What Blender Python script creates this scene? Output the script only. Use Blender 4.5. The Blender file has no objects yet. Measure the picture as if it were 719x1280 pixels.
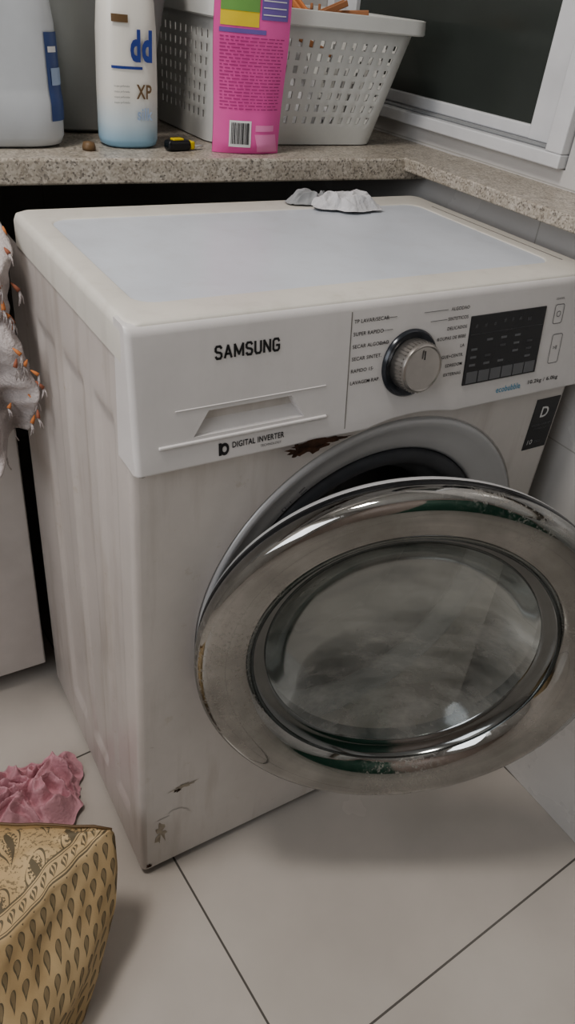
import bpy, bmesh, math, random
from mathutils import Matrix, Vector, noise
random.seed(4)
S=bpy.context.scene; COL=bpy.context.collection
# ------------------------------------------------------------- materials
class NT:
    def __init__(s,name):
        s.m=bpy.data.materials.new(name); s.m.use_nodes=True; s.t=s.m.node_tree
        s.p=s.t.nodes['Principled BSDF']; s.out=s.t.nodes['Material Output']
    def n(s,typ,**k):
        x=s.t.nodes.new(typ)
        for a,b in k.items(): setattr(x,a,b)
        return x
    def l(s,a,b): s.t.links.new(a,b)
    def setin(s,sock,v):
        if hasattr(v,'is_output'): s.l(v,sock)
        else: sock.default_value=v
    def math(s,op,a,b=0.0,c=None):
        x=s.n('ShaderNodeMath',operation=op); s.setin(x.inputs[0],a); s.setin(x.inputs[1],b)
        if c is not None: s.setin(x.inputs[2],c)
        return x.outputs[0]
    def coord(s,kind='Object',scale=(1,1,1),rot=(0,0,0),loc=(0,0,0)):
        tc=s.n('ShaderNodeTexCoord'); mp=s.n('ShaderNodeMapping')
        mp.inputs['Scale'].default_value=scale; mp.inputs['Rotation'].default_value=rot; mp.inputs['Location'].default_value=loc
        s.l(tc.outputs[kind],mp.inputs['Vector']); return mp.outputs[0]
    def noise(s,vec,scale,detail=4,rough=.55):
        x=s.n('ShaderNodeTexNoise'); x.inputs['Scale'].default_value=scale; x.inputs['Detail'].default_value=detail
        x.inputs['Roughness'].default_value=rough; s.l(vec,x.inputs['Vector']); return x.outputs['Fac']
    def ramp(s,fac,stops):
        r=s.n('ShaderNodeValToRGB'); e=r.color_ramp.elements
        while len(e)<len(stops): e.new(.5)
        for i,(p,c) in enumerate(stops):
            e[i].position=p; e[i].color=tuple(c)+((1,) if len(c)==3 else ())
        s.l(fac,r.inputs[0]); return r.outputs[0]
    def mix(s,f,a,b):
        x=s.n('ShaderNodeMix',data_type='RGBA'); s.setin(x.inputs[0],f)
        for sock,v in ((x.inputs[6],a),(x.inputs[7],b)):
            if hasattr(v,'is_output'): s.l(v,sock)
            else: sock.default_value=tuple(v)+((1,) if len(v)==3 else ())
        return x.outputs[2]
    def bump(s,h,strength,dist=.01):
        b=s.n('ShaderNodeBump'); b.inputs['Strength'].default_value=strength; b.inputs['Distance'].default_value=dist
        s.l(h,b.inputs['Height']); s.l(b.outputs[0],s.p.inputs['Normal'])
def simple(name,c,rough=.5,metal=0,var=.06,nscale=12,bump=0,bscale=60,trans=0,alpha=1,spec=.5,sss=0):
    m=NT(name); v=m.coord(); f=m.noise(v,nscale)
    c2=tuple(max(0,x*(1-var*2)) for x in c)
    m.l(m.ramp(f,[(.3,c2),(.65,c)]),m.p.inputs['Base Color'])
    m.p.inputs['Roughness'].default_value=rough; m.p.inputs['Metallic'].default_value=metal
    m.p.inputs['Specular IOR Level'].default_value=spec
    if trans: m.p.inputs['Transmission Weight'].default_value=trans
    if alpha<1: m.p.inputs['Alpha'].default_value=alpha
    if bump: m.bump(m.noise(v,bscale),bump,.003)
    return m.m
# enamel white of washer
def enamel(name,c,dirt=.5,rough=.28):
    m=NT(name); v=m.coord()
    f=m.noise(v,5,6,.65); g=m.noise(v,38,5,.7); st=m.noise(m.coord(scale=(14,14,1.6)),2.2,5,.6)
    base=m.ramp(f,[(.3,tuple(x*.88 for x in c)),(.62,c)])
    base=m.mix(m.math('MULTIPLY',m.ramp(st,[(.52,(0,0,0)),(.72,(1,1,1))]),dirt*.45),base,(.33,.285,.24))
    col=m.mix(m.math('MULTIPLY',m.ramp(g,[(.62,(0,0,0)),(.8,(1,1,1))]),dirt),base,(.42,.36,.28))
    m.l(col,m.p.inputs['Base Color'])
    m.l(m.math('ADD',m.math('MULTIPLY',f,.25),rough-.1),m.p.inputs['Roughness'])
    return m.m
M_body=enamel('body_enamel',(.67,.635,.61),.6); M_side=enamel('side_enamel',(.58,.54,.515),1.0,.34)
M_panel=enamel('panel_plastic',(.71,.69,.685),.12,.3); M_lidframe=enamel('lid_frame_plastic',(.69,.67,.62),.4,.4)
M_lid_sheen=enamel('lid_sheet',(.63,.67,.73),.2,.31)  # bluish base colour paints in the cool reflection on the lid
M_silver=simple('silver_trim',(.56,.565,.575),.33,.25,.05,6)
M_gask=simple('rubber_gasket',(.07,.075,.085),.55,0,.2,20)
M_drum=simple('drum_steel',(.40,.40,.40),.35,.9,.1,8)
M_black=simple('black_plastic',(.012,.013,.015),.22)
M_ink=simple('print_ink_black',(.02,.02,.022),.5); M_inkg=simple('print_ink_grey',(.16,.16,.17),.5); M_inkb=simple('print_ink_blue',(.10,.33,.50),.5)
M_white=simple('print_white',(.75,.75,.75),.5); M_rust=simple('rust',(.085,.04,.022),.9,0,.4,90,.6,200)
M_stain=simple('stain_peel',(.50,.44,.36),.8,0,.25,60,.3,120)
M_disp=simple('display_smoked',(.02,.021,.024),.12); M_seg=simple('display_segment',(.07,.072,.078),.3); M_segl=simple('display_keys',(.15,.155,.165),.3)
M_knob=simple('knob_brushed',(.48,.46,.44),.28,.9,.1,20); M_knobring=simple('knob_ring_dark',(.04,.045,.055),.2,.3)
M_seam=simple('seam_shadow',(.22,.21,.20),.8); M_darkgrey=simple('dark_rear',(.03,.03,.03),.9)
# worn chrome
m=NT('worn_chrome'); v=m.coord(); g=m.noise(v,150,6,.8); h=m.noise(v,6,4,.6); sp=m.math('MULTIPLY',m.ramp(g,[(.50,(0,0,0)),(.60,(1,1,1))]),m.ramp(h,[(.44,(.08,.08,.08)),(.58,(1,1,1))]))
base=m.ramp(m.noise(v,11,4),[(.35,(.30,.30,.29)),(.65,(.45,.45,.44))])
m.l(m.mix(m.math('MULTIPLY',sp,.6),base,(.34,.32,.29)),m.p.inputs['Base Color']); m.l(m.math('SUBTRACT',1.0,m.math('MULTIPLY',sp,.30)),m.p.inputs['Metallic'])
m.l(m.math('ADD',m.math('MULTIPLY',sp,.35),m.math('MULTIPLY_ADD',h,.16,-.03)),m.p.inputs['Roughness']); M_chrome=m.m
M_chromed=simple('inner_chrome',(.24,.25,.25),.12,1,.1,10)
# door glass
m=NT('door_glass'); t=m.n('ShaderNodeBsdfTransparent'); t.inputs[0].default_value=(.46,.49,.48,1); gl=m.n('ShaderNodeBsdfGlossy'); gl.inputs['Roughness'].default_value=.10; gl.inputs[0].default_value=(.8,.85,.85,1)
df=m.n('ShaderNodeBsdfDiffuse'); df.inputs[0].default_value=(.44,.43,.40,1)
fr=m.n('ShaderNodeFresnel'); fr.inputs[0].default_value=1.38; mx=m.n('ShaderNodeMixShader'); mx2=m.n('ShaderNodeMixShader')
sm=m.ramp(m.noise(m.coord(scale=(1,1,2.4),rot=(.4,.5,0)),9,6,.65),[(.35,(.06,.06,.06)),(.7,(.62,.62,.62))])
m.l(sm,mx2.inputs[0]); m.l(t.outputs[0],mx2.inputs[1]); m.l(df.outputs[0],mx2.inputs[2])
m.l(m.math('MINIMUM',m.math('MULTIPLY_ADD',fr.outputs[0],.8,.03),.38),mx.inputs[0]); m.l(mx2.outputs[0],mx.inputs[1]); m.l(gl.outputs[0],mx.inputs[2]); m.l(mx.outputs[0],m.out.inputs[0]); M_glass=m.m
# tiles
def tile(name,c,grout,px,py,x0,y0,rot,axes,gw,rough):
    m=NT(name); v=m.coord(rot=(0,0,rot)); sp=m.n('ShaderNodeSeparateXYZ'); m.l(v,sp.inputs[0])
    def line(o,off,per):
        q=m.math('FRACT',m.math('DIVIDE',m.math('SUBTRACT',o,off-per*100),per)); q=m.math('ABSOLUTE',m.math('SUBTRACT',q,.5)); return m.math('GREATER_THAN',q,.5-gw/per/2)
    g=m.math('MAXIMUM',line(sp.outputs[axes[0]],x0,px),line(sp.outputs[axes[1]],y0,py))
    f=m.noise(v,4,5); base=m.ramp(f,[(.3,tuple(x*.86 for x in c)),(.7,c)])
    m.l(m.mix(g,base,grout),m.p.inputs['Base Color']); m.l(m.math('MULTIPLY_ADD',f,.25,rough-.12),m.p.inputs['Roughness'])
    m.bump(m.math('SUBTRACT',1,g),.4,.001); return m.m
R4=math.radians(4)
def rp(x,y): return (x*math.cos(-R4)-y*math.sin(-R4), x*math.sin(-R4)+y*math.cos(-R4))
gx=rp(.061,-.13)[0]; gy=rp(.40,-.305)[1]
M_floor=tile('floor_tile',(.57,.53,.49),(.13,.12,.11),.575,.575,gx,gy,-R4,(0,1),.003,.22)
M_wallx=tile('wall_tile_x',(.66,.65,.64),(.45,.44,.42),.6,.30,.15,.0,0,(1,2),.002,.25)
M_wally=tile('wall_tile_y',(.64,.62,.60),(.45,.44,.42),.6,.30,.15,.0,0,(0,2),.002,.25)
M_ceil=simple('ceiling_paint',(.70,.69,.67),.9)
# granite
m=NT('granite'); v=m.coord(); vo=m.n('ShaderNodeTexVoronoi'); vo.inputs['Scale'].default_value=430; m.l(v,vo.inputs['Vector'])
sx=m.n('ShaderNodeSeparateColor'); m.l(vo.outputs['Color'],sx.inputs[0])
c1=m.ramp(sx.outputs[0],[(.0,(.17,.155,.14)),(.16,(.34,.31,.27)),(.5,(.45,.415,.36)),(.9,(.55,.51,.455))]); c2=m.ramp(m.noise(v,60,4),[(.35,(.8,.78,.75)),(.65,(1,1,1))])
mm=m.n('ShaderNodeMix',data_type='RGBA',blend_type='MULTIPLY'); mm.inputs[0].default_value=1; m.l(c1,mm.inputs[6]); m.l(c2,mm.inputs[7]); m.l(mm.outputs[2],m.p.inputs['Base Color']); m.p.inputs['Roughness'].default_value=.35; M_gran=m.m
M_alu=simple('window_frame_white',(.70,.71,.73),.35); M_alug=simple('window_track_grey',(.30,.31,.32),.4)
M_wglass=simple('window_glass_dark',(.05,.058,.053),.15)
M_cab=simple('cabinet_laminate',(.64,.61,.59),.4); M_toe=simple('toe_kick_dark',(.03,.035,.04),.8)
M_plw=simple('basket_plastic',(.74,.75,.73),.4,trans=.12); M_bin=simple('bin_plastic',(.52,.54,.53),.35,trans=.35)
M_jug=simple('jug_plastic',(.62,.65,.68),.35,trans=.1); M_jlab=simple('jug_label_blue',(.05,.09,.24),.35); M_jlab2=simple('jug_label_pale',(.35,.45,.62),.35)
M_blue=simple('bottle_blue_print',(.04,.07,.30),.4); M_cap=simple('cap_white',(.7,.7,.7),.4); M_brown=simple('label_brown',(.16,.10,.05),.5)
M_pink=simple('pouch_pink',(.80,.14,.42),.33,bump=.15,bscale=25); M_pinkl=simple('pouch_pink_light',(.85,.30,.55),.35); M_pinkd=simple('pouch_print_plum',(.45,.05,.22),.5)
M_yel=simple('pouch_yellow',(.80,.62,.08),.4); M_grn=simple('pouch_green',(.20,.40,.12),.4); M_pur=simple('pouch_purple',(.20,.14,.42),.4)
m=NT('bottle_gradient'); v=m.coord(); sp=m.n('ShaderNodeSeparateXYZ'); m.l(v,sp.inputs[0]); m.l(m.ramp(m.math('MULTIPLY_ADD',sp.outputs[2],10.0,-8.98),[(.05,(.30,.50,.66)),(.28,(.58,.68,.74)),(.6,(.74,.72,.67))]),m.p.inputs['Base Color']); m.p.inputs['Roughness'].default_value=.35; M_bott=m.m
M_towel=simple('towel_cotton',(.60,.555,.55),.95,0,.12,18,.9,240); M_tas=simple('tassel_orange',(.60,.24,.10),.9); M_tasr=simple('tassel_rust',(.35,.14,.09),.9)
M_pcloth=simple('cloth_pink',(.66,.37,.42),.95,0,.1,12,.6,180); M_wcloth=simple('cloth_white',(.62,.62,.64),.95,0,.08,12,.6,180); M_gcloth=simple('cloth_grey',(.34,.35,.36),.95)
M_yell=simple('tool_yellow',(.65,.50,.03),.4); M_wood=simple('clothespin_wood',(.42,.20,.10),.7)
M_green=simple('door_green',(.04,.12,.085),.45); M_tilepink=tile('wall_tile_pinkish',(.50,.42,.38),(.33,.28,.26),.3,.3,0,0,0,(0,2),.003,.35)
# ------------------------------------------------------------- mesh helpers
def root(name,loc=(0,0,0)):
    e=bpy.data.objects.new(name,None); e.empty_display_size=.05; COL.objects.link(e); e.location=loc; return e
def mk(name,vs,fs,mat,par=None,smooth=True,bevel=0,solid=0,auto=None,sub=0,recalc=True):
    me=bpy.data.meshes.new(name); me.from_pydata([tuple(v) for v in vs],[],fs)
    bm=bmesh.new(); bm.from_mesh(me)
    if recalc: bmesh.ops.recalc_face_normals(bm,faces=bm.faces)
    bm.to_mesh(me); bm.free()
    for p in me.polygons: p.use_smooth=smooth
    o=bpy.data.objects.new(name,me); COL.objects.link(o)
    for mt in (mat if isinstance(mat,list) else [mat]): me.materials.append(mt)
    if par: o.parent=par; o.matrix_parent_inverse=Matrix.Translation(-par.location)
    if solid: q=o.modifiers.new('s','SOLIDIFY'); q.thickness=abs(solid); q.offset=-1 if solid>0 else 1
    if bevel: q=o.modifiers.new('b','BEVEL'); q.width=bevel; q.segments=3; q.limit_method='ANGLE'; q.angle_limit=math.radians(40)
    if sub: q=o.modifiers.new('u','SUBSURF'); q.levels=q.render_levels=sub
    if smooth and (bevel or auto):
        q=o.modifiers.new('w','WEIGHTED_NORMAL'); q.keep_sharp=True
        me.set_sharp_from_angle(angle=math.radians(auto or 45))
    return o
def box(name,lo,hi,mat,par=None,bevel=.002):
    x0,y0,z0=lo;x1,y1,z1=hi
    vs=[(x0,y0,z0),(x1,y0,z0),(x1,y1,z0),(x0,y1,z0),(x0,y0,z1),(x1,y0,z1),(x1,y1,z1),(x0,y1,z1)]
    return mk(name,vs,[(0,3,2,1),(4,5,6,7),(0,1,5,4),(1,2,6,5),(2,3,7,6),(3,0,4,7)],mat,par,bool(bevel),bevel)
def loft(name,rings,mat,par=None,caps=(True,True),closed=True,**k):
    n=len(rings[0]); vs=[p for r in rings for p in r]; fs=[]
    for i in range(len(rings)-1):
        for j in range(n if closed else n-1):
            j2=(j+1)%n; fs.append((i*n+j,i*n+j2,(i+1)*n+j2,(i+1)*n+j))
    if caps[0]: fs.append(tuple(range(n))[::-1])
    if caps[1]: fs.append(tuple((len(rings)-1)*n+j for j in range(n)))
    return mk(name,vs,fs,mat,par,**k)
def revolve(name,prof,c,ax,u,w,mat,par=None,seg=96,caps=(False,False),**k):
    c=Vector(c);ax=Vector(ax);u=Vector(u);w=Vector(w)
    rings=[[c+u*(r*math.cos(2*math.pi*j/seg))+w*(r*math.sin(2*math.pi*j/seg))+ax*h for j in range(seg)] for r,h in prof]
    return loft(name,rings,mat,par,caps=caps,**k)
def srect(cx,cy,a,b,z,n=48,e=4):
    r=[]
    for j in range(n):
        t=2*math.pi*j/n; ct,st=math.cos(t),math.sin(t); r.append(Vector((cx+a*math.copysign(abs(ct)**(2/e),ct),cy+b*math.copysign(abs(st)**(2/e),st),z)))
    return r
def text(name,body,width,M,mat,par,height=None,extr=.0002,bold=0,align='L'):
    cu=bpy.data.curves.new(name,'FONT'); cu.body=body; cu.size=1; cu.offset=bold; cu.resolution_u=3
    if bold: cu.space_character=1.06+bold
    to=bpy.data.objects.new(name+'_t',cu); COL.objects.link(to); dg=bpy.context.evaluated_depsgraph_get()
    me=bpy.data.meshes.new_from_object(to.evaluated_get(dg)); bpy.data.objects.remove(to)
    xs=[v.co.x for v in me.vertices]; ys=[v.co.y for v in me.vertices]; w=max(xs)-min(xs); h=max(ys)-min(ys)
    if height is not None and width is None: sx=sy=height/h
    else: sx=width/w; sy=height/h if height else sx
    for v in me.vertices: v.co=Vector(((v.co.x-min(xs))*sx,(v.co.y-min(ys))*sy,0))
    if align=='R':
        for v in me.vertices: v.co.x-=w*sx
    me.transform(M); me.materials.append(mat); me.name=name
    o=bpy.data.objects.new(name,me); COL.objects.link(o)
    if par: o.parent=par; o.matrix_parent_inverse=Matrix.Translation(-par.location)
    return o
# ------------------------------------------------------------- camera
Rm=((.85625,-.50736,.09703),(-.2266,-.53774,-.81209),(.4642,.67337,-.57541)); Cc=(-.2042,-.5579,1.0898)
cd=bpy.data.cameras.new('camera'); cam=bpy.data.objects.new('camera',cd); COL.objects.link(cam)
cam.matrix_world=Matrix([[Rm[0][i],-Rm[1][i],-Rm[2][i],Cc[i]] for i in range(3)]+[[0,0,0,1]])
cd.sensor_fit='VERTICAL'; cd.sensor_height=36; cd.lens=36*928.36/1280; cd.clip_start=.02; S.camera=cam
# ------------------------------------------------------------- room
X0,X1,Y0,Y1,H=-1.5,.637,-1.9,.80,2.6
box('floor',(X0-.1,Y0-.1,-.05),(X1+.3,Y1+.1,0),M_floor,bevel=0)
box('ceiling',(X0-.1,Y0-.1,H),(X1+.3,Y1+.1,H+.05),M_ceil,bevel=0)
box('wall_back',(X0-.1,Y1,0),(X1+.3,Y1+.1,H),M_wally,bevel=0)
box('wall_left',(X0-.1,Y0,0),(X0,Y1,H),M_wallx,bevel=0)
wf=root('wall_front'); box('tiled_wall',(X0,Y0-.1,0),(X1+.3,Y0,H),M_tilepink,wf,bevel=0)
box('green_leaf',(-.25,Y0,0),(.60,Y0+.04,2.15),M_green,wf,.004); box('leaf_inset_low',(-.15,Y0+.038,.25),(.50,Y0+.05,.95),M_green,wf,.004); box('leaf_inset_high',(-.15,Y0+.038,1.1),(.50,Y0+.05,2.0),M_green,wf,.004)
wr=root('wall_right')
XW=.70
box('lower_wall',(X1,Y0,0),(X1+.2,Y1,.868),M_wallx,wr,0)
box('upper_sill_wall',(XW,Y0,.868),(X1+.2,Y1,.921),M_wallx,wr,0)
WY=.188
box('upper_wall_side',(XW,Y0,.921),(X1+.2,WY-.002,H),M_wallx,wr,0)
box('upper_wall_top',(XW,WY-.002,1.75),(X1+.2,Y1,H),M_wallx,wr,0)
# window
wi=root('window_1')
wy0,wy1,wz0,wz1=WY,.798,.922,1.75
def fr(n,a,b,c,d,x0,x1,mt=M_alu): return box(n,(x0,a,c),(x1,b,d),mt,wi,.002)
fr('frame_bottom',wy0,wy1,wz0,wz0+.018,.685,.76); fr('frame_right',wy0,wy0+.03,wz0+.018,wz1,.685,.76); fr('frame_top',wy0,wy1,wz1-.03,wz1,.685,.76); fr('frame_left',wy1-.02,wy1,wz0+.018,wz1-.03,.685,.76)
fr('track',wy0+.03,wy1-.02,wz0+.018,wz0+.022,.70,.75,M_alug)
fr('sash_bottom',wy0+.05,wy1-.03,wz0+.022,wz0+.040,.715,.735); fr('sash_right',wy0+.040,wy0+.092,wz0+.022,wz1-.03,.713,.737); fr('sash_top',wy0+.05,wy1-.03,wz1-.06,wz1-.03,.715,.735); fr('sash_left',wy1-.05,wy1-.02,wz0+.022,wz1-.03,.713,.737)
fr('pane',wy0+.08,wy1-.04,wz0+.036,wz1-.05,.722,.727,M_wglass)
fr('gasket_line',wy0+.030,wy0+.038,wz0+.022,wz1-.03,.70,.74,M_alug)
box('window_sill',(.583,Y0+.6,.880),(.702,.39,.898),M_gran,bevel=.002)
# counter with slightly angled front edge
ct=root('granite_counter')
vs=[];
for z in (.867,.897): vs+=[(-1.2,.43,z),(.583,.385,z),(.70,.385,z),(.70,.80,z),(-1.2,.80,z)]
mk('slab',vs,[(4,3,2,1,0),(5,6,7,8,9)]+[(i,(i+1)%5,5+(i+1)%5,5+i) for i in range(5)],M_gran,ct,True,.003)
# ------------------------------------------------------------- base cabinet
cb=root('base_cabinet')
box('carcass',(-.90,.455,.06),(-.018,.795,.864),M_cab,cb,.002)
box('door_leaf',(-.46,.432,.042),(-.014,.452,.855),M_cab,cb,.003)
box('door_leaf_b',(-.90,.432,.042),(-.464,.452,.855),M_cab,cb,.003)
box('toe_kick',(-.90,.50,0),(-.03,.60,.06),M_toe,cb,0)
for s in (-.50,-.43): box('pull',(s,.410,.70),(s+.01,.434,.80),M_silver,cb,.003)
# ------------------------------------------------------------- washing machine
W=root('washing_machine',(.3,.2,0))
CX,CZ,RH=.32,.455,.245
angs=sorted(set([2*math.pi*i/120 for i in range(120)]+[math.atan2(z-CZ,x-CX)%(2*math.pi) for x in (.008,.592) for z in (.014,.76)]))
vs=[];fs=[]
for a in angs:
    c,s=math.cos(a),math.sin(a); t=min(((.592-CX)/c if c>1e-9 else 9),((.008-CX)/c if c<-1e-9 else 9),((.76-CZ)/s if s>1e-9 else 9),((.014-CZ)/s if s<-1e-9 else 9))
    vs+=[(CX+RH*c,.004,CZ+RH*s),(CX+(RH+.004)*c,0,CZ+(RH+.004)*s),(CX+t*c,0,CZ+t*s)]
n=len(angs)
for i in range(n):
    j=(i+1)%n; fs+=[(3*i,3*j,3*j+1,3*i+1),(3*i+1,3*j+1,3*j+2,3*i+2)]
mk('front_sheet',vs,fs,M_body,W,auto=30)
def smooth(a,b,x):
    t=max(0,min(1,(x-a)/(b-a))); return t*t*(3-2*t)
def rib(y,z):
    d=0
    for y0,y1,z0,z1 in ((.045,.100,.10,.74),(.135,.200,.10,.74),(.235,.300,.10,.74)):
        dd=min(y-y0,y1-y,(z-z0)*1.0,(z1-z)*1.0); d=max(d,smooth(-.004,.006,dd))
    return d*.0050
YB=.42
def side(name,sx):
    ys=[.008+ (YB-.008)*i/110 for i in range(111)]; zs=[.014+(.812-.014)*i/90 for i in range(91)]
    vs=[]
    for z in zs:
        x=lambda off:(off if sx==0 else .6-off)
        arc=[(x(.008),0.0),(x(.008-.008*math.sin(math.radians(30))),.008-.008*math.cos(math.radians(30))),(x(.008-.008*math.sin(math.radians(60))),.008-.008*math.cos(math.radians(60)))]
        vs+=[(a,b,z) for a,b in arc]+[(x(rib(y,z)+(.0)),y,z) for y in ys]
    n=3+len(ys); fs=[(i*n+j,i*n+j+1,(i+1)*n+j+1,(i+1)*n+j) for i in range(len(zs)-1) for j in range(n-1)]
    mk(name,vs,fs,M_side,W,recalc=False)
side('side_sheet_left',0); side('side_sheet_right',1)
box('rear_sheet',(.004,YB-.004,.014),(.596,YB,.80),M_darkgrey,W,0); box('base_pan',(.006,.006,.010),(.594,YB-.004,.018),M_darkgrey,W,0)
box('rear_shade_pan',(.006,.34,.79),(.594,YB-.004,.80),M_darkgrey,W,0)  # coloured dark to give the shaded gap behind the lid
for x in (.05,.55):
    for y in (.05,.36): revolve('foot',[(0,0),(.02,0),(.02,.006),(.012,.011),(0,.012)],(x,y,0),(0,0,1),(1,0,0),(0,1,0),M_gask,W,24)
def ringrect(x0,x1,y0,y1,z,r=.012,n=6):
    out=[]
    for cx,cy,a0 in ((x1-r,y1-r,0),(x0+r,y1-r,90),(x0+r,y0+r,180),(x1-r,y0+r,270)):
        for i in range(n+1):
            a=math.radians(a0+90*i/n); out.append(Vector((cx+r*math.cos(a),cy+r*math.sin(a),z)))
    return out
LB=.368
rings=[ringrect(-.0012,.6012,.004,LB,.812,.010),ringrect(-.0014,.6014,.004,LB+.001,.840,.012),ringrect(.001,.599,.006,LB-.001,.847,.012),ringrect(.006,.594,.010,LB-.006,.850,.014),
 ringrect(.026,.560,.046,LB-.046,.850,.022),ringrect(.028,.558,.048,LB-.048,.8485,.022)]
o=loft('lid_frame',rings,M_lidframe,W,caps=(False,False),auto=50)
mk('lid_sheet',rings[-1],[tuple(range(len(rings[-1])))],M_lid_sheen,W,smooth=False)
box('lid_rear_slot',(.575,.05,.8498),(.577,.30,.8503),M_seam,W,0)
# control panel
ZB,ZT=.710,.8485; TL=math.atan2(.022,.16)
def yp(z): return -.019+.022*(z-.69)/.16
def zb(x):
    r=.262; d=r*r-(x-CX)**2
    return max(ZB,CZ+math.sqrt(d)) if d>0 else ZB
nx=120; cols=[]
def ss(x):
    e=min(x+.0012,.6012-x); return .006*(1-math.sqrt(max(0,1-(1-min(e,.006)/.006)**2))) if e<.006 else 0
xs=[-.0012,-.0006,.001,.003,.005]+[.006+.588*i/nx for i in range(1,nx)]+[.595,.597,.599,.6006,.6012]
rings=[]
for x in xs:
    b=zb(x); col=[(x,.004,b+.001),(x,yp(b)+.003+ss(x),b),(x,yp(b)+.0008+ss(x),b+.001),(x,yp(b)+ss(x),b+.003)]
    for k in range(1,9):
        z=b+.003+(.8385-b-.003)*k/8; col.append((x,yp(z)+ss(x),z))
    y1=yp(.8385)
    for a in (20,45,70,90): col.append((x,y1+ss(x)*(1-a/90)+.009*(1-math.cos(math.radians(a))),.8385+.0095*math.sin(math.radians(a))))
    col.append((x,.030,.8482)); col.append((x,.030,b+.001))
    rings.append(col)
panel=loft('control_panel',[[Vector(p) for p in c] for c in rings],M_panel,W,caps=(True,True),auto=35)
def hexa(name,pts,mat,par=None,**k): return mk(name,pts,[(0,3,2,1),(4,5,6,7),(0,1,5,4),(1,2,6,5),(2,3,7,6),(3,0,4,7)],mat,par,**k)
cut=hexa('cut',[(.052,-.03,.7385),(.183,-.03,.7385),(.166,-.03,.765),(.070,-.03,.765),(.058,-.008,.741),(.177,-.008,.741),(.160,.010,.7635),(.076,.010,.7635)],M_panel,smooth=False)
bo=panel.modifiers.new('cut','BOOLEAN'); bo.object=cut; bo.operation='DIFFERENCE'; bo.solver='EXACT'
bpy.context.view_layer.update(); dg=bpy.context.evaluated_depsgraph_get(); me2=bpy.data.meshes.new_from_object(panel.evaluated_get(dg))
panel.modifiers.clear(); panel.data=me2; bpy.data.objects.remove(cut)
def PM(x,z,off=.0006):
    return Matrix.Translation((x,yp(z)-off,z))@Matrix.Rotation(math.pi/2-TL,4,'X')
def pquad(name,x0,z0,x1,z1,mat,off=.0006,th=.0008,bev=0,par=W):
    vs=[]
    for o_ in (off,off-th):
        for x,z in ((x0,z0),(x1,z0),(x1,z1),(x0,z1)): vs.append((x,yp(z)-o_,z))
    return hexa(name,vs,mat,par,smooth=bool(bev),bevel=bev)
pquad('drawer_grip_ridge',.022,.7345,.205,.7375,M_panel,.0022,.003,.001)
pquad('drawer_grip_top_ridge',.040,.7680,.203,.7690,M_panel,.0008,.002,.0003)
pquad('drawer_seam',.2290,.713,.2300,.838,M_seam,.0003,.001)
# brand lettering built from strokes (condensed bold capitals)
def stroke_letter(ch,x0,z0,w,h,t,name):
    P={'S':[((1,.84),(.8,1),(.2,1),(0,.84),(0,.64),(.2,.54),(.8,.46),(1,.36),(1,.16),(.8,0),(.2,0),(0,.16))],
       'A':[((0,0),(.5,1),(1,0)),((.18,.30),(.82,.30))],
       'M':[((0,0),(0,1),(.5,.15),(1,1),(1,0))],
       'U':[((0,1),(0,.18),(.2,0),(.8,0),(1,.18),(1,1))],
       'N':[((0,0),(0,1),(1,0),(1,1))],
       'G':[((1,.80),(.8,1),(.2,1),(0,.84),(0,.16),(.2,0),(.8,0),(1,.16),(1,.46),(.55,.46))]}[ch]
    iw=w-t; ih=h-t
    for pl in P:
        pts=[(x0+t/2+a*iw,z0+t/2+b*ih) for a,b in pl]
        vs=[];fs=[]
        for (ax_,az_),(bx_,bz_) in zip(pts,pts[1:]):
            dx_,dz_=bx_-ax_,bz_-az_; L_=math.hypot(dx_,dz_); ux,uz=dx_/L_,dz_/L_; e=t*.28
            k=len(vs)
            for px_,pz_,sg,en in ((ax_,az_,-1,-1),(bx_,bz_,-1,1),(bx_,bz_,1,1),(ax_,az_,1,-1)):
                X=px_+ux*e*en-uz*sg*t/2; Zz=min(z0+h,max(z0,pz_+uz*e*en+ux*sg*t/2)); vs.append((X,yp(Zz)-.0005-.00003*(k/4),Zz))
            fs.append((k,k+1,k+2,k+3))
        mk(name,vs,fs,M_ink,W,smooth=False)
xx=.080
for ch,wd in zip('SAMSUNG',(.0078,.0088,.0105,.0078,.0080,.0084,.0082)):
    stroke_letter(ch,xx,.8105,wd,.0130,.0021,'logo_letter'); xx+=wd+.0014
text('motor_text','DIGITAL INVERTER',.058,PM(.097,.7225),M_ink,W,height=.0062,bold=.01)
text('motor_subtext','TECHNOLOGY',.024,PM(.128,.7172),M_inkg,W,height=.0026)
revolve('motor_badge',[(.0032,0),(.0064,0)],Vector((.0885,yp(.723)-.0007,.723)),(0,-1,0),(.75,0,0),(0,math.sin(TL),1),M_ink,W,24,smooth=False)
pquad('motor_badge_bar',.0825,.717,.0853,.7295,M_ink,.0008,.0005)
text('eco_text','ecobubble',.040,PM(.447,.722),M_inkb,W,height=.0075,bold=.01)
text('capacity_text','10.2kg / 6.0kg',.052,PM(.500,.7235),M_ink,W,height=.0062,bold=.01)
L=['TP LAVAR/SECAR','SUPER RAPIDO','SECAR ALGODAO','SECAR SINTET.','RAPIDO 15','LAVAGEM RAP.']
for i,s in enumerate(L):
    z=.8265-.0125*i; text('program_label_%d'%i,s,None,PM(.2325,z),M_ink,W,height=.0038,bold=.004)
    pquad('program_tick_%d'%i,.272-.003*i,z+.0014,.286-.004*i if i<3 else .272-.003*i+.001,z+.0018,M_inkg,.0004,.0003)
L=['ALGODAO','SINTETICOS','DELICADOS','ROUPAS DE BEBE','LA','ENXAGUE+CENTR.','EDREDOM','EXTERNAS']
for i,s in enumerate(L):
    z=.8265-.0103*i; text('cycle_label_%d'%i,s,None,PM(.385,z),M_ink,W,height=.0036,bold=.004,align='R')
    if i<2: pquad('cycle_tick_%d'%i,.322+.01*i,z+.0015,.355,z+.0019,M_inkg,.0004,.0003)
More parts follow.
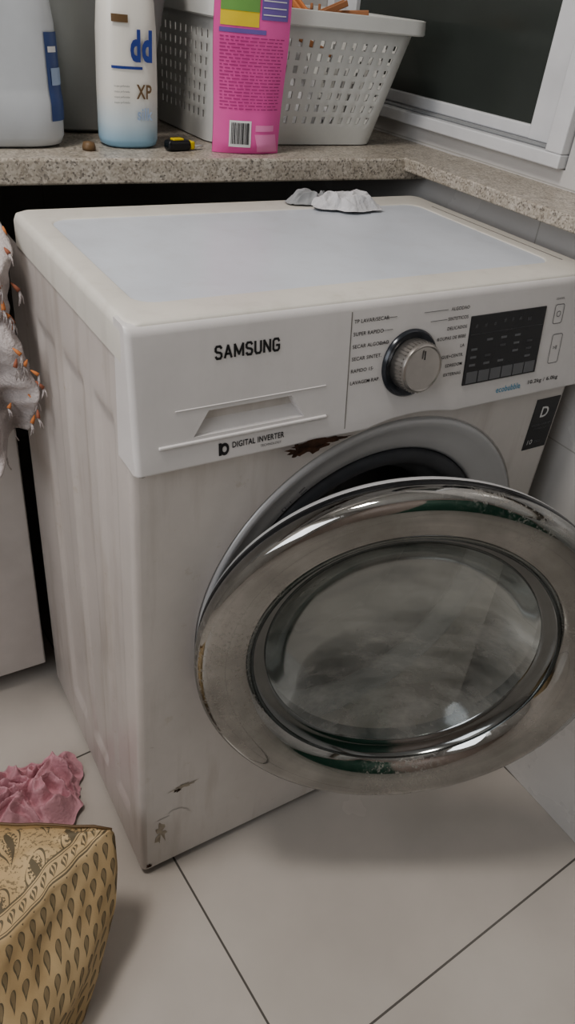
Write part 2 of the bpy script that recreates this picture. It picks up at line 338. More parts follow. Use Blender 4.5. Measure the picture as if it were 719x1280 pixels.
# knob
kc=Vector((.3085,yp(.777),.777)); ku=Vector((1,0,0)); kw=Vector((0,math.sin(TL),math.cos(TL)))
kn=ku.cross(kw)
if kn.y>0: kn=-kn
revolve('knob_ring',[(.0365,0),(.0365,.002),(.0345,.0045),(.031,.004),(.027,.002),(0,.002)],kc,kn,ku,kw,M_knobring,W,64,auto=40)
revolve('knob',[(.0275,.002),(.0278,.006),(.0265,.020),(.0255,.0225),(.0240,.0235),(.0225,.0225),(0,.0215)],kc,kn,ku,kw,M_knob,W,64,auto=30)
for j in range(40):
    a=2*math.pi*j/40; d=ku*math.cos(a)+kw*math.sin(a); e=-ku*math.sin(a)+kw*math.cos(a)
    p=kc+d*.0268; vs=[p+e*s*.0006+kn*h+d*q for h in (.006,.019) for s,q in ((-1,0),(1,0),(1,.0009),(-1,.0009))]
    hexa('knob_grip',vs,M_knob,W,smooth=False)
pquad('knob_pointer',.3078,.790,.3092,.799,M_ink,.0242,.0005)
# display
pquad('display',.390,.7395,.5075,.8175,M_disp,.0012,.0015,.0005)
for i in range(6):
    x=.394+.0186*i; pquad('display_key_%d'%i,x,.7415,x+.0165,.7545,M_segl,.0016,.0006)
for x,z,w in [(.397,.804,.010),(.411,.804,.01),(.425,.804,.01),(.440,.806,.008),(.452,.806,.008),(.464,.806,.008),(.478,.804,.016)]:
    text('display_icon','88' if w>.012 else '#',None,PM(x,z,.0016),M_segl,W,height=.0045)
for c in range(5):
    for r in range(4):
        if (c+r)%4!=3: pquad('display_led',.396+c*.022,.761+r*.009,.396+c*.022+.009,.7635+r*.009,M_seg if (c*r)%3 else M_segl,.0015,.0004)
pquad('display_line',.392,.797,.5055,.7974,M_seg,.0015,.0004)
def rrout(name,x,z,w,h,mat,t=.0008):
    outr=[];inn=[]
    for k,(ww,hh,lst) in enumerate(((w/2,h/2,outr),(w/2-t,h/2-t,inn))):
        r=.003-k*t
        for cx,cz,a0 in ((ww-r,hh-r,0),(-ww+r,hh-r,90),(-ww+r,-hh+r,180),(ww-r,-hh+r,270)):
            for i in range(5):
                a=math.radians(a0+22.5*i); X=x+cx+r*math.cos(a); Z=z+cz+r*math.sin(a); lst.append(Vector((X,yp(Z)-.0005,Z)))
    loft(name,[outr,inn],mat,W,caps=(False,False),smooth=False)
rrout('power_button',.531,.806,.016,.023,M_inkg); rrout('power_symbol',.531,.806,.007,.007,M_inkg); rrout('start_button',.537,.764,.018,.036,M_inkg)
text('start_symbol','>II',None,PM(.5325,.763),M_inkg,W,height=.005)
text('power_label','LIGA/DESL.',None,PM(.522,.823),M_inkg,W,height=.0022)
# badge sticker
box('energy_sticker',(.548,-.0006,.612),(.592,.0002,.688),M_black,W,0)
def FM(x,z,off=.0009): return Matrix.Translation((x,-off,z))@Matrix.Rotation(math.pi/2,4,'X')
text('sticker_letter','D',.014,FM(.562,.660),M_white,W,height=.016,bold=.02)
text('sticker_line1','DIGITAL INVERTER',.034,FM(.553,.648),M_segl,W,height=.003); text('sticker_line2','TECHNOLOGY',.026,FM(.556,.642),M_segl,W,height=.0026)
text('sticker_line3','10',.009,FM(.554,.620),M_white,W,height=.007); text('sticker_line4','ANOS',.012,FM(.566,.621),M_segl,W,height=.004)
# rust and peel
def blob(name,cx,cz,rx,rz,mat,y=-.0006,n=26,seed=0,par=W,amp=.45):
    vs=[(cx,y,cz)]
    for i in range(n):
        a=2*math.pi*i/n; k=1+amp*noise.noise(Vector((math.cos(a)*2.2+seed,math.sin(a)*2.2,seed)))*1.6; vs.append((cx+rx*k*math.cos(a),y,cz+rz*k*math.sin(a)))
    return mk(name,vs,[(0,1+i,1+(i+1)%n) for i in range(n)],mat,par,smooth=False)
blob('rust_patch',.194,.7095,.028,.0040,M_rust,y=yp(.71)-.0012,seed=3); blob('rust_patch_b',.174,.702,.011,.008,M_rust,y=yp(.71)+.002,seed=5,amp=.8); blob('rust_patch_c',.212,.708,.022,.0028,M_rust,y=yp(.71)-.0011,seed=8); blob('rust_patch_d',.190,.703,.018,.007,M_rust,y=yp(.71)+.001,seed=11,amp=.8)
blob('peel_mark',.064,.183,.016,.004,M_stain,seed=2,amp=.8); blob('peel_mark_b',.054,.178,.006,.003,M_rust,seed=9,amp=.9)
blob('peel_mark_c',.050,.120,.020,.016,M_body,y=-.0008,seed=12); blob('peel_mark_d',.028,.095,.008,.020,M_stain,seed=15,y=-.0004,amp=.9)
blob('rust_edge',.012,.703,.006,.0025,M_rust,seed=6,y=-.0008); blob('rust_foot',.01,.022,.004,.004,M_rust,seed=7,y=-.001)
# porthole trim, gasket, drum
PC=Vector((CX,0,CZ)); Ud,Wd,Ax=(1,0,0),(0,0,1),(0,1,0)
revolve('porthole_trim',[(RH+.002,.003),(RH,-.002),(.240,-.0025),(.232,.003),(.215,.009),(.202,.012),(.198,.016),(.197,.030)],PC,Ax,Ud,Wd,M_silver,W,128)
revolve('door_gasket',[(.198,.028),(.196,.014),(.190,.010),(.180,.011),(.174,.020),(.172,.034),(.162,.040),(.154,.050),(.150,.075),(.156,.09)],PC,Ax,Ud,Wd,M_gask,W,128)
revolve('drum',[(.156,.088),(.235,.10),(.238,.12),(.238,.34),(.22,.355),(.0,.36)],PC,Ax,Ud,Wd,M_drum,W,96)
for k in range(3):
    a=math.radians(30+120*k); d=Vector((math.cos(a),0,math.sin(a))); e=Vector((-math.sin(a),0,math.cos(a)))
    vs=[PC+Vector((0,y,0))+d*r+e*s for y in (.12,.33) for r,s in ((.238,-.03),(.238,.03),(.195,.008),(.195,-.008))]
    hexa('drum_paddle',vs,M_drum,W,smooth=False)
for k,(px_,pz_) in enumerate(((.176,.612),(.186,.621),(.197,.630))):
    Mx=Matrix.Translation((px_,.0015,pz_))@Matrix.Rotation(math.pi/2,4,'X')@Matrix.Rotation(math.radians(40),4,'Z'); text('trim_note',('o','!','=')[k],None,Mx,M_inkg,W,height=.006)
# ------- open door (part of the machine)
A=math.radians(27); d=Vector((math.cos(A),-math.sin(A),0)); nrm=Vector((-math.sin(A),-math.cos(A),0)); up=Vector((0,0,1))
RD=.248; Hn=Vector((.058,-.028,.455)); DC=Hn+d*RD
revolve('door_chrome_ring',[(.2465,-.016),(.2485,-.010),(.2485,-.004),(.2472,.002),(.2440,.0068),(.2385,.0096),(.231,.0106),(.221,.0102),(.210,.0082),(.200,.0050),(.192,.0010),(.187,-.0032),(.184,-.0080)],DC,nrm,d,up,M_chrome,W,160)
revolve('door_inner_bezel',[(.184,-.0078),(.183,-.013),(.179,-.0175),(.172,-.0205),(.166,-.0225),(.165,-.025)],DC,nrm,d,up,M_chromed,W,160)
revolve('door_black_rim',[(.2465,-.0158),(.2475,-.018),(.2475,-.023),(.244,-.025)],DC,nrm,d,up,M_black,W,160)
revolve('door_rear_shell',[(.244,-.024),(.246,-.030),(.240,-.040),(.215,-.046),(.195,-.048),(.180,-.052),(.170,-.046),(.167,-.024)],DC,nrm,d,up,M_silver,W,128)
revolve('door_glass',[(.166,-.0235),(.160,-.030),(.150,-.042),(.138,-.053),(.120,-.063),(.095,-.071),(.06,-.077),(.02,-.079),(.0005,-.079)],DC,nrm,d,up,M_glass,W,128)
for z in (.42,.49): 
    vs=[Hn+d*a+nrm*b+up*(z-.455+c) for b in (-.026,-.040) for a,c in ((.012,-.012),(.04,-.012),(.04,.012),(.012,.012))]
    hexa('door_hinge',vs,M_darkgrey,W,bevel=.002)
# ------------------------------------------------------------- items on the counter
Z=.8975
J=root('detergent_jug',(.015,.50,Z))
def ej(z,a,b,cx=.020,cy=.508,e=3.4): return srect(cx,cy,a,b,z,56,e)
loft('jug_body',[ej(Z,.070,.049),ej(Z+.003,.078,.056),ej(Z+.012,.0815,.059),ej(Z+.05,.082,.060),ej(Z+.058,.0805,.0585),ej(Z+.066,.080,.058),ej(Z+.13,.078,.057),ej(Z+.165,.073,.054),ej(Z+.205,.059,.047),ej(Z+.235,.035,.033),ej(Z+.248,.021,.021,e=2),ej(Z+.255,.020,.020,e=2)],M_jug,J)
loft('jug_cap',[ej(Z+.253,.024,.024,e=2),ej(Z+.282,.023,.023,e=2),ej(Z+.286,.019,.019,e=2)],M_jlab,J,auto=30)
def wrap(name,fn,u0,u1,z0,z1,mat,par,nu=14,nz=8,slant=0):
    vs=[fn(u0+(u1-u0)*i/nu+slant*(j/nz),z0+(z1-z0)*j/nz) for j in range(nz+1) for i in range(nu+1)]
    n=nu+1; return mk(name,vs,[(j*n+i,j*n+i+1,(j+1)*n+i+1,(j+1)*n+i) for j in range(nz) for i in range(nu)],mat,par)
def jf(t,z,o=.0012):
    # exact wall offset: interpolate the jug profile
    prof=[(.012,.0815,.059),(.05,.082,.060),(.058,.0805,.0585),(.066,.080,.058),(.13,.078,.057)]
    h=z-Z
    for (h0,a0,b0),(h1,a1,b1) in zip(prof,prof[1:]):
        if h<=h1 or h1==.13: f=max(0,min(1,(h-h0)/(h1-h0))); a=a0+(a1-a0)*f+o; b=b0+(b1-b0)*f+o; break
    ct_,st_=math.cos(t),math.sin(t); e=3.4
    return (.020+a*math.copysign(abs(ct_)**(2/e),ct_),.508+b*math.copysign(abs(st_)**(2/e),st_),z)
wrap('jug_label',jf,-.98,-.20,Z+.030,Z+.122,M_jlab,J,nz=16); wrap('jug_label_band',lambda t,z:jf(t,z,.0018),-.88,-.35,Z+.068,Z+.086,M_jlab2,J); wrap('jug_label_line',lambda t,z:jf(t,z,.0018),-.92,-.6,Z+.102,Z+.108,M_white,J)
# softener bottle
B=root('softener_bottle',(.172,.475,Z))
BX,BYY=.184,.478
def eb(z,a,b,e=2.6): return srect(BX,BYY,a,b,z,56,e)
loft('bottle_body',[eb(Z,.030,.022),eb(Z+.003,.036,.026),eb(Z+.010,.038,.028),eb(Z+.07,.038,.0285),eb(Z+.13,.0365,.028),eb(Z+.160,.034,.026),eb(Z+.176,.028,.022),eb(Z+.186,.0225,.019,2),eb(Z+.192,.021,.018,2)],M_bott,B)
loft('bottle_cap',[eb(Z+.190,.0245,.0245,2),eb(Z+.215,.024,.024,2),eb(Z+.22,.02,.02,2)],M_cap,B,auto=30)
def bf(t,z,o=.0007):
    ct_,st_=math.cos(t),math.sin(t); e=2.6; a=.0380+o; b=.0287+o
    return (BX+a*math.copysign(abs(ct_)**(2/e),ct_),BYY+b*math.copysign(abs(st_)**(2/e),st_),z)
BT=lambda x,z: Matrix.Translation((x,.4475,z))@Matrix.Rotation(math.pi/2,4,'X')
text('bottle_logo','dd',.028,BT(.178,Z+.098),M_blue,B,height=.034,bold=.04)
wrap('bottle_seal',bf,-2.25,-1.7,Z+.138,Z+.146,M_brown,B); wrap('bottle_line_a',bf,-2.3,-1.4,Z+.090,Z+.093,M_blue,B)
text('bottle_word','XP',.020,BT(.185,Z+.058),M_brown,B,height=.016,bold=.02); text('bottle_word2','silk',.020,BT(.186,Z+.034),M_jlab2,B,height=.014,bold=.02)
for i in range(4): text('bottle_small_%d'%i,'roupas perfumadas',.020,BT(.156,Z+.070-.006*i),M_inkg,B,height=.003)
# translucent bin
Bn=root('plastic_bin',(.17,.64,Z))
def rr(cx,cy,a,b,z): return srect(cx,cy,a,b,z,64,6)
loft('bin_wall',[rr(.178,.65,.060,.085,Z+.001),rr(.178,.65,.070,.095,Z+.006),rr(.180,.65,.096,.125,Z+.20),rr(.180,.65,.102,.131,Z+.205),rr(.180,.65,.102,.131,Z+.196)],M_bin,Bn,caps=(True,False),solid=.0018,auto=40)
# pouch
P=root('refill_pouch',(.335,.43,Z))
PA=math.atan2(-.011,.097)
def pf(s,t,side=-1,o=0):
    w=.0485+.005*t; prof=.014*(1-t)**.7*(1 if t>.04 else .6+10*t)+.0015
    th=prof*(1-abs(s)**2.2)+.0006
    th+=.0015*noise.noise(Vector((s*2.5,t*5,1.3)))*(1-abs(s))
    x=s*w*(1-.02*math.sin(t*9)); y=side*(th+o); z=t*.245
    c,sn=math.cos(PA),math.sin(PA); return Vector((.3345+x*c-y*sn,.430+x*sn+y*c,Z+z))
ns,nt_=24,40
for sd,nm in ((-1,'pouch_front'),(1,'pouch_back')):
    vs=[pf(-1+2*i/ns,j/nt_,sd) for j in range(nt_+1) for i in range(ns+1)]; n=ns+1
    mk(nm,vs,[(j*n+i,j*n+i+1,(j+1)*n+i+1,(j+1)*n+i) for j in range(nt_) for i in range(ns)],M_pink,P)
vs=[pf(-1+2*i/ns,0,-1) for i in range(ns+1)]+[pf(-1+2*i/ns,0,1) for i in range(ns+1)]
mk('pouch_base',vs,[(i,i+1,ns+2+i,ns+1+i) for i in range(ns)],M_pink,P)
def pp(name,s0,s1,t0,t1,mat,o=.0006,nu=8,nv=6,sl=0):
    vs=[pf(s0+(s1-s0)*i/nu+sl*j/nv,t0+(t1-t0)*j/nv,-1,o) for j in range(nv+1) for i in range(nu+1)]; n=nu+1
    return mk(name,vs,[(j*n+i,j*n+i+1,(j+1)*n+i+1,(j+1)*n+i) for j in range(nv) for i in range(nu)],mat,P)
pp('pouch_yellow_block',-.86,.10,.595,.80,M_yel); pp('pouch_green_block',-.86,.10,.66,.80,M_grn,.0010); pp('pouch_purple_block',.16,.90,.63,.80,M_pur); 
pp('pouch_text_bg',-.88,.30,.565,.585,M_pur)
for k in range(22):
    t=.545-.0155*k; s=-.86; 
    while s<.80:
        w=random.uniform(.05,.22); 
        pp('pouch_print',s,min(s+w,.84),t,t+.0045,M_pinkd,.0006,3,1); s+=w+.04
    if t<.20: break
for k in range(4): pp('pouch_purple_lines',.2,.84,.65+.03*k,.655+.03*k,M_white,.001,4,1)
pp('pouch_barcode',-.60,.02,.035,.165,M_white,.0006)
s=-.55
while s<-.05:
    w=random.choice((.008,.014,.022)); pp('pouch_bar',s,s+w,.05,.155,M_ink,.001,1,3); s+=w+random.choice((.010,.018))
pp('pouch_pale_panel',.25,.95,.01,.10,M_pinkl,.0006,sl=-.12); pp('pouch_icon_row',.15,.75,.115,.145,M_pinkl)
# laundry basket (perforated)
K=root('laundry_basket',(.45,.55,Z))
def srect2(cx,cy,a,b,z,r=.035):
    out=[]
    def seg(p,q,n):
        ps=[]
        for i in range(n):
            for f in (0,.60): 
                t=(i+f)/n; ps.append((p[0]+(q[0]-p[0])*t,p[1]+(q[1]-p[1])*t))
        return ps
    def arc(c0,c1,a0): return [(c0+r*math.cos(math.radians(a0+90*i/8)),c1+r*math.sin(math.radians(a0+90*i/8))) for i in range(8)]
    out+=seg((cx-a+r,cy-b),(cx+a-r,cy-b),14)+arc(cx+a-r,cy-b+r,270)+seg((cx+a,cy-b+r),(cx+a,cy+b-r),10)+arc(cx+a-r,cy+b-r,0)+seg((cx+a-r,cy+b),(cx-a+r,cy+b),14)+arc(cx-a+r,cy+b-r,90)+seg((cx-a,cy+b-r),(cx-a,cy-b+r),10)+arc(cx-a+r,cy-b+r,180)
    return [Vector((x,y,z)) for x,y in out]
def kr(t,z,ins=0):
    a=.1435+(.168-.1435)*t-ins; b=.112+(.128-.112)*t-ins
    cx=.4525+.0230*t; cy=.590; return srect2(cx,cy,a,b,z)
hz=[0,.022]; nrow=7
for i in range(nrow): hz+= [.022+.112*(i+.42)/nrow,.022+.112*(i+1)/nrow]
hz+=[.150,.166]; HK=.166
rings=[kr(z/HK,Z+.001+z) for z in hz]; n=len(rings[0]); fs=[]
for i in range(len(rings)-1):
    for j in range(n):
        slot=False
        for s0,ln in ((0,28),(36,20),(64,28),(100,20)):
            if s0<=j<s0+ln and (j-s0)%2==1: slot=True
        if i>=2 and i<=2*nrow and i%2==0 and slot: continue
        fs.append((i*n+j,i*n+(j+1)%n,(i+1)*n+(j+1)%n,(i+1)*n+j))
fs.append(tuple(range(n))[::-1])
mk('basket_wall',[p for r in rings for p in r],fs,M_plw,K,solid=.0022,auto=35)
def kro(a,z): return kr(1,z,-a)
loft('basket_rim',[kro(0,Z+.158),kro(.001,Z+.168),kro(.006,Z+.1695),kro(.009,Z+.1685),kro(.010,Z+.152),kro(.0085,Z+.150),kro(.007,Z+.164)],M_plw,K,caps=(False,False),solid=.0012,auto=40)
def crumple(name,c,a,b,h,mat,seed,freq=3.0,flat=.12,N=110,curl=.35,par=None,ridge=1.0,rot=0):
    vs=[]
    def hf(x,y):
        q=Vector((x*freq*.5+seed,y*freq*.5,seed*.7)); w=Vector((noise.noise(q),noise.noise(q+Vector((5,2,1))),0))*1.3
        r=1-abs(noise.noise(q+w))*2.6; r2=1-abs(noise.noise(q*2.1+w*1.5+Vector((3,3,3))))*2.4
        return (max(0,r)*.75+max(0,r2)*.33)*ridge
    cr,sr=math.cos(rot),math.sin(rot)
    for j in range(N+1):
        for i in range(N+1):
            u=-1+2*i/N; v=-1+2*j/N
            x=u*math.sqrt(1-v*v/2); y=v*math.sqrt(1-u*u/2); R_=math.hypot(x,y); an=math.atan2(y,x)
            ed=1+.30*noise.noise(Vector((math.cos(an)*1.6+seed,math.sin(an)*1.6,seed)))+.10*noise.noise(Vector((math.cos(an)*5+seed,math.sin(an)*5,1)))
            env=smooth(0,.45,1-R_)
            z=.0015+h*(flat*env+hf(x,y)*(.22+.78*env))
            dx=curl*.25*noise.noise(Vector((x*freq+9,y*freq,seed))); dy=curl*.25*noise.noise(Vector((x*freq,y*freq+4,seed+5)))
            X=a*ed*(x+dx*env); Y=b*ed*(y+dy*env)
            vs.append((c[0]+X*cr-Y*sr,c[1]+X*sr+Y*cr,c[2]+z))
    n=N+1
    return mk(name,vs,[(j*n+i,j*n+i+1,(j+1)*n+i+1,(j+1)*n+i) for j in range(N) for i in range(N)],mat,par)
crumple('basket_laundry',(.455,.59,Z+.012),.105,.085,.08,M_wcloth,6.6,3,flat=.7,N=60,par=K)
CP=root('clothespin_heap',(.45,.56,Z+.15))
for i in range(14):
    c=Vector((.50+random.uniform(-.08,.08),.57+random.uniform(-.07,.08),Z+.128+random.uniform(0,.042))); q=Matrix.Translation(c)@Matrix.Rotation(random.uniform(0,6.28),4,'Z')@Matrix.Rotation(random.uniform(-.5,.5),4,'Y')
    for s in (-1,1):
        vs=[q@Vector((x,s*(.004+.002*abs(x)/.035)+y,z)) for x,y,z in ((-.035,-.002,-.004),(.035,-.002,-.004),(.035,.002,-.004),(-.035,.002,-.004),(-.035,-.002,.004),(.035,-.002,.004),(.035,.002,.004),(-.035,.002,.004))]
        hexa('pin_half',vs,M_wood if i%3 else M_tas,CP,bevel=.001)
# utility knife and stopper
T=root('utility_knife',(.235,.455,Z))
def rodb(name,p,q,w,h,mat,par,bev=.002):
    p=Vector(p);q=Vector(q);dr=(q-p).normalized(); sd=dr.cross(Vector((0,0,1))).normalized(); u_=Vector((0,0,1))
    vs=[c+sd*s*w/2+u_*k for c in (p,q) for s,k in ((-1,0),(1,0),(1,h),(-1,h))]
    return mk(name,vs,[(0,1,2,3),(7,6,5,4),(0,4,5,1),(1,5,6,2),(2,6,7,3),(3,7,4,0)],mat,par,bevel=bev)
rodb('knife_handle',(.222,.440,Z),(.256,.446,Z),.016,.013,M_black,T,.004); rodb('knife_grip',(.230,.4405,Z+.012),(.246,.4435,Z+.012),.009,.003,M_yell,T,.001); rodb('knife_collar',(.256,.446,Z+.001),(.263,.4475,Z+.001),.013,.010,M_yell,T); rodb('knife_blade',(.263,.4475,Z+.004),(.278,.450,Z+.004),.008,.001,M_silver,T,0)
Q=root('bottle_stopper',(.118,.443,Z)); revolve('stopper',[(0,0),(.008,0),(.0085,.003),(.007,.009),(0,.010)],(.120,.446,Z),(0,0,1),(1,0,0),(0,1,0),M_brown,Q,24)
# ------------------------------------------------------------- cloths
crumple('pink_cloth',(-.115,.195,0),.100,.070,.050,M_pcloth,3.1,3.6)
crumple('white_rag',(.432,.315,.850),.052,.030,.015,M_wcloth,8.2,2.4,flat=.75,ridge=.55,rot=-.25)
crumple('grey_rag',(.392,.345,.850),.040,.018,.014,M_gcloth,5.2,2.6,flat=.5,ridge=.6)
# hanging towel with tassels
TW=root('hanging_towel',(-.12,.36,.7))
nu,nv=90,70
def tw(s,t):
    wdt=.20+.03*t; x=-.020-(1-s)*wdt+.008*math.sin(t*9+1)*s+.006*noise.noise(Vector((s*3,t*14,7)))-(.012 if t<.15 else 0)*(1-t/.15 if t<.15 else 0)
    y=.405-.085*smooth(0,.25,t)-.026*math.sin(s*20+2*math.sin(t*4))*(.35+.65*t)-.02*s*t+.016*noise.noise(Vector((s*6,t*8,2)))+.006*noise.noise(Vector((s*20,t*22,4)))
    z=.866-.290*t*(1-.10*math.sin(s*7))-.012*noise.noise(Vector((s*9,0,5)))*t
    return Vector((x,y,z))
vs=[tw(i/nu,j/nv) for j in range(nv+1) for i in range(nu+1)]; n=nu+1
mk('towel_cloth',vs,[(j*n+i,j*n+i+1,(j+1)*n+i+1,(j+1)*n+i) for j in range(nv) for i in range(nu)],M_towel,TW,solid=.003)
def tube(name,pts,r,mat,par,seg=6):
    rings=[]
    for i,p in enumerate(pts):
        a=Vector(pts[max(0,i-1)]);b=Vector(pts[min(len(pts)-1,i+1)]);dr=(b-a).normalized(); u_=dr.orthogonal().normalized(); w_=dr.cross(u_)
        rr_=r[i] if isinstance(r,list) else r
        rings.append([Vector(p)+u_*rr_*math.cos(2*math.pi*k/seg)+w_*rr_*math.sin(2*math.pi*k/seg) for k in range(seg)])
    return loft(name,rings,mat,par)
for k in range(20):
    t=.02+.046*k; sv=1-random.choice((0,0,.05,.10)); p=tw(sv,t)+Vector((0,-.004,0)); e=Vector((random.uniform(-.006,.009),-.003-random.uniform(0,.006),-.004-random.uniform(0,.006)))
    tube('tassel',[p,p+e*.5,p+e],[.0008,.0022,.0026] ,M_tas if k%3 else M_tasr,TW)
    for q in range(3):
        ff=Vector((random.uniform(-.004,.005),random.uniform(-.004,.002),-.010-random.uniform(0,.008))); tube('tassel_fringe',[p+e,p+e+ff*.5+Vector((.001,0,0)),p+e+ff],[.0012,.0010,.0006],M_towel,TW)
for k in range(10):
    s=.05+.1*k; p=tw(s,1); tube('fringe_thread',[p,p+Vector((0,-.002,-.010)),p+Vector((.003,-.002,-.018))],.0009,M_towel,TW)
# ------------------------------------------------------------- patterned fabric bag
m=NT('paisley_fabric'); uvn=m.n('ShaderNodeUVMap'); sp=m.n('ShaderNodeSeparateXYZ'); m.l(uvn.outputs[0],sp.inputs[0])
def leaf(m,U,V,pu,pv,wid,stag):
    row=m.math('FLOOR',m.math('DIVIDE',V,pv)); uu=m.math('ADD',U,m.math('MULTIPLY',row,pu*stag))
    x0=m.math('SUBTRACT',m.math('FRACT',m.math('DIVIDE',uu,pu)),.5); y0=m.math('SUBTRACT',m.math('FRACT',m.math('DIVIDE',V,pv)),.5)
    x=m.math('ADD',m.math('MULTIPLY',x0,.92),m.math('MULTIPLY',y0,.38)); y=m.math('SUBTRACT',m.math('MULTIPLY',y0,.92),m.math('MULTIPLY',x0,.38))
    yp_=m.math('MAXIMUM',m.math('ADD',y,.05),0); xb=m.math('SUBTRACT',x,m.math('MULTIPLY',m.math('MULTIPLY',yp_,yp_),1.3))
    k=m.math('MULTIPLY',m.math('MAXIMUM',m.math('SUBTRACT',.42,y),0),m.math('SQRT',m.math('MAXIMUM',m.math('ADD',y,.36),0)))
    return m.math('DIVIDE',m.math('ABSOLUTE',xb),m.math('MAXIMUM',m.math('MULTIPLY',k,wid),.001)), k
U_,V_=sp.outputs[0],sp.outputs[1]
r1,k1=leaf(m,U_,V_,.0165,.0235,1.0,.5); inside=m.math('LESS_THAN',r1,1.0); mid=m.math('LESS_THAN',r1,.62)
midcol=m.math('MULTIPLY',mid,m.math('GREATER_THAN',k1,.13))
small=m.math('SUBTRACT',inside,m.math('MULTIPLY',midcol,.35))
r2,k2=leaf(m,U_,V_,.055,.060,1.15,.5); b1=m.math('LESS_THAN',r2,1.0); b2=m.math('LESS_THAN',r2,.86); b3=m.math('LESS_THAN',r2,.62); b4=m.math('LESS_THAN',r2,.25)
dots=m.math('GREATER_THAN',m.noise(m.coord(),330,2),.52)
big=m.math('ADD',m.math('SUBTRACT',b1,b2),m.math('ADD',m.math('MULTIPLY',m.math('SUBTRACT',b3,b4),dots),b4))
nz=m.math('MULTIPLY',m.math('SUBTRACT',1,b1),m.math('GREATER_THAN',m.noise(m.coord(),240,3),.58))
top=m.math('LESS_THAN',V_,0.0)
def ln(c,w): return m.math('LESS_THAN',m.math('ABSOLUTE',m.math('SUBTRACT',V_,c)),w)
band=m.math('MAXIMUM',m.math('MAXIMUM',ln(-.004,.0010),ln(-.007,.0005)),m.math('MAXIMUM',ln(-.027,.0010),ln(-.024,.0005)))
inband=m.math('MULTIPLY',m.math('LESS_THAN',V_,-.008),m.math('GREATER_THAN',V_,-.023))
r3,k3=leaf(m,U_,m.math('ADD',V_,.008+.15),.016,.015,1.4,0)
bandn=m.math('MULTIPLY',inband,m.math('MAXIMUM',m.math('SUBTRACT',m.math('LESS_THAN',r3,1.0),m.math('LESS_THAN',r3,.55)),m.math('LESS_THAN',r3,.2)))
outb=m.math('LESS_THAN',V_,-.028)
topp=m.math('MAXIMUM',m.math('MULTIPLY',outb,m.math('MAXIMUM',big,m.math('MULTIPLY',nz,.7))),m.math('MAXIMUM',band,bandn))
patt=m.math('ADD',m.math('MULTIPLY',top,topp),m.math('MULTIPLY',m.math('SUBTRACT',1,top),small))
c=m.mix(m.math('MULTIPLY',m.math('MINIMUM',patt,1),.85),m.ramp(m.noise(m.coord(),14,4),[(.3,(.48,.345,.19)),(.7,(.59,.45,.27))]),(.09,.08,.055)); m.l(c,m.p.inputs['Base Color']); m.p.inputs['Roughness'].default_value=.75; m.bump(m.noise(m.coord(),500,2),.2,.001); M_bag=m.m
BG=root('paisley_fabric_bag',(-.2,-.05,0))
corner={.0:(-.135,-.140),.05:(-.104,-.117),.12:(-.066,-.080),.16:(-.053,-.055),.195:(-.047,-.032),.203:(-.050,-.030)}
def cor(z):
    ks=sorted(corner)
    for a,b in zip(ks,ks[1:]):
        if a<=z<=b: f=(z-a)/(b-a); return Vector((corner[a][0]*(1-f)+corner[b][0]*f,corner[a][1]*(1-f)+corner[b][1]*f,z))
fd=Vector((-.91,-.41,0)).normalized(); bd=Vector((-.90,.43,0)).normalized(); fn=Vector((.41,-.91,0)); bn_=Vector((.43,.90,0))
NF=26
def bagpt(z,s):
    c0=cor(z); L_=.30; 
    bul=.020*math.sin(math.pi*min(1,s*1.0))*math.sin(math.pi*min(1,(z+.02)/.22)); wr_=.012*noise.noise(Vector((s*5,z*16,1)))*min(1,s*6)+.004*noise.noise(Vector((s*14,z*40,3)))*min(1,s*6)
    return c0+fd*L_*s+fn*(bul+wr_)
def bagbk(z,s):
    c0=cor(z); return c0+bd*.28*s+bn_*(.012*math.sin(math.pi*s)+.004*noise.noise(Vector((s*6,z*20,8))))
me=bpy.data.meshes.new('bag_body'); bm=bmesh.new(); uvl=bm.loops.layers.uv.new('UVMap')
def grid(fn_,nu,nv,uvf):
    g=[[bm.verts.new(fn_(i/nu,j/nv)) for i in range(nu+1)] for j in range(nv+1)]
    for j in range(nv):
        for i in range(nu):
            f=bm.faces.new((g[j][i],g[j][i+1],g[j+1][i+1],g[j+1][i])); f.smooth=True
            for lp,(a,b) in zip(f.loops,((i,j),(i+1,j),(i+1,j+1),(i,j+1))): lp[uvl].uv=uvf(a/nu,b/nv)
grid(lambda a,b:bagpt(.203*b,a),NF*2,36,lambda a,b:(a*.30,.02+(1-b)*.22))
grid(lambda a,b:bagbk(.203*b,a),NF*2,36,lambda a,b:(a*.28,.02+(1-b)*.22))
def top_(a,b):
    p=bagpt(.203,a);q=bagbk(.203,a); r=p.lerp(q,b); r.z=.203+.012*math.sin(math.pi*b)*math.sin(math.pi*min(1,a*1.3))-.02*a*b+.010*noise.noise(Vector((a*8,b*4,3)))*math.sin(math.pi*b)
    return r
grid(top_,NF*2,24,lambda a,b:(a*.30,-.0005-b*a*.25))
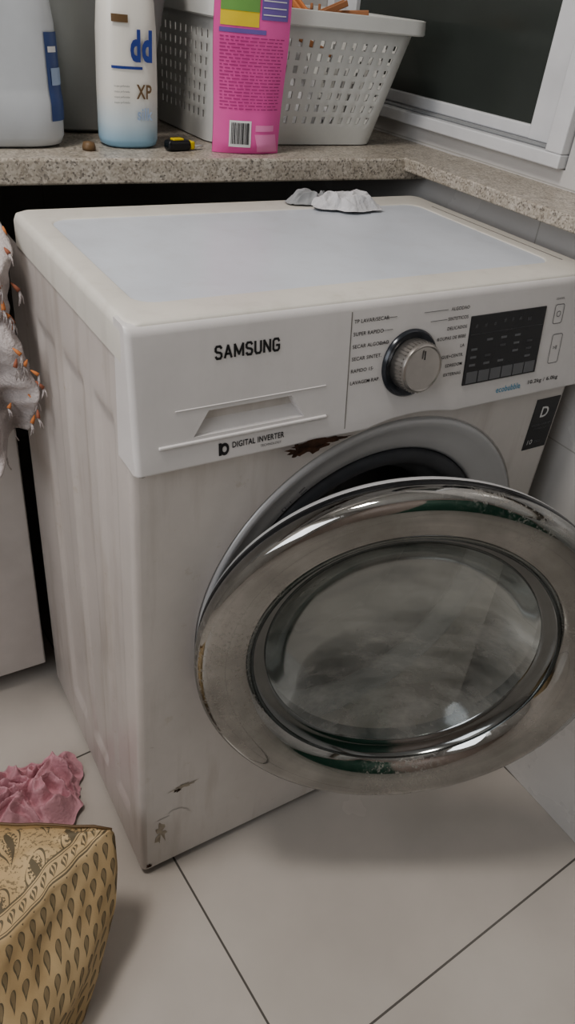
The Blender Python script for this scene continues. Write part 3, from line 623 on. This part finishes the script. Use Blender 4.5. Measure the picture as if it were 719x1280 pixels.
grid(lambda a,b:bagpt(.203*b,1).lerp(bagbk(.203*b,1),a),8,36,lambda a,b:(a*.2,.02+(1-b)*.22))
bmesh.ops.remove_doubles(bm,verts=bm.verts,dist=.0004); bmesh.ops.recalc_face_normals(bm,faces=bm.faces); bm.to_mesh(me); bm.free(); me.materials.append(M_bag)
o=bpy.data.objects.new('bag_body',me); COL.objects.link(o); o.parent=BG; o.matrix_parent_inverse=Matrix.Translation(-BG.location)
tube('bag_seam_cord',[bagbk(.203,i/12)+Vector((0,0,.001)) for i in range(13)],.0018,M_brown,BG)
# ------------------------------------------------------------- lights
def area(name,loc,rot,sx,sy,p,c):
    l=bpy.data.lights.new(name,'AREA'); l.shape='RECTANGLE'; l.size=sx; l.size_y=sy; l.energy=p; l.color=c
    o=bpy.data.objects.new(name,l); COL.objects.link(o); o.location=loc; o.rotation_euler=rot; return o
LX,LY=-.55,.05
CL=root('ceiling_lamp',(LX,LY,H)); revolve('lamp_base',[(.0,0),(.20,0),(.20,-.02),(0,-.021)],(LX,LY,H),(0,0,1),(1,0,0),(0,1,0),M_alu,CL,48)
a=area('lamp_light',(LX,LY,H-.03),(0,0,0),.36,.36,18,(1,.94,.88)); 
wl=root('added_window'); box('frame_l',(X0-.001,-1.25,1.0),(X0+.02,-1.2,2.1),M_alu,wl); box('frame_r',(X0-.001,.0,1.0),(X0+.02,.05,2.1),M_alu,wl); box('frame_t',(X0-.001,-1.2,2.05),(X0+.02,0,2.1),M_alu,wl); box('frame_b',(X0-.001,-1.2,1.0),(X0+.02,0,1.05),M_alu,wl)  # unseen window frame, added on the left wall around the fill light
area('added_daylight',(X0+.015,-.6,1.55),(0,-math.pi/2,0),1.0,1.2,12,(.93,.96,1))  # added area fill acting as daylight from the unseen left side
w=bpy.data.worlds.new('world'); S.world=w; w.use_nodes=True; w.node_tree.nodes['Background'].inputs[0].default_value=(.6,.7,.8,1); w.node_tree.nodes['Background'].inputs[1].default_value=.5
S.view_settings.view_transform='AgX'; S.view_settings.look='AgX - Medium High Contrast'; S.view_settings.exposure=.08
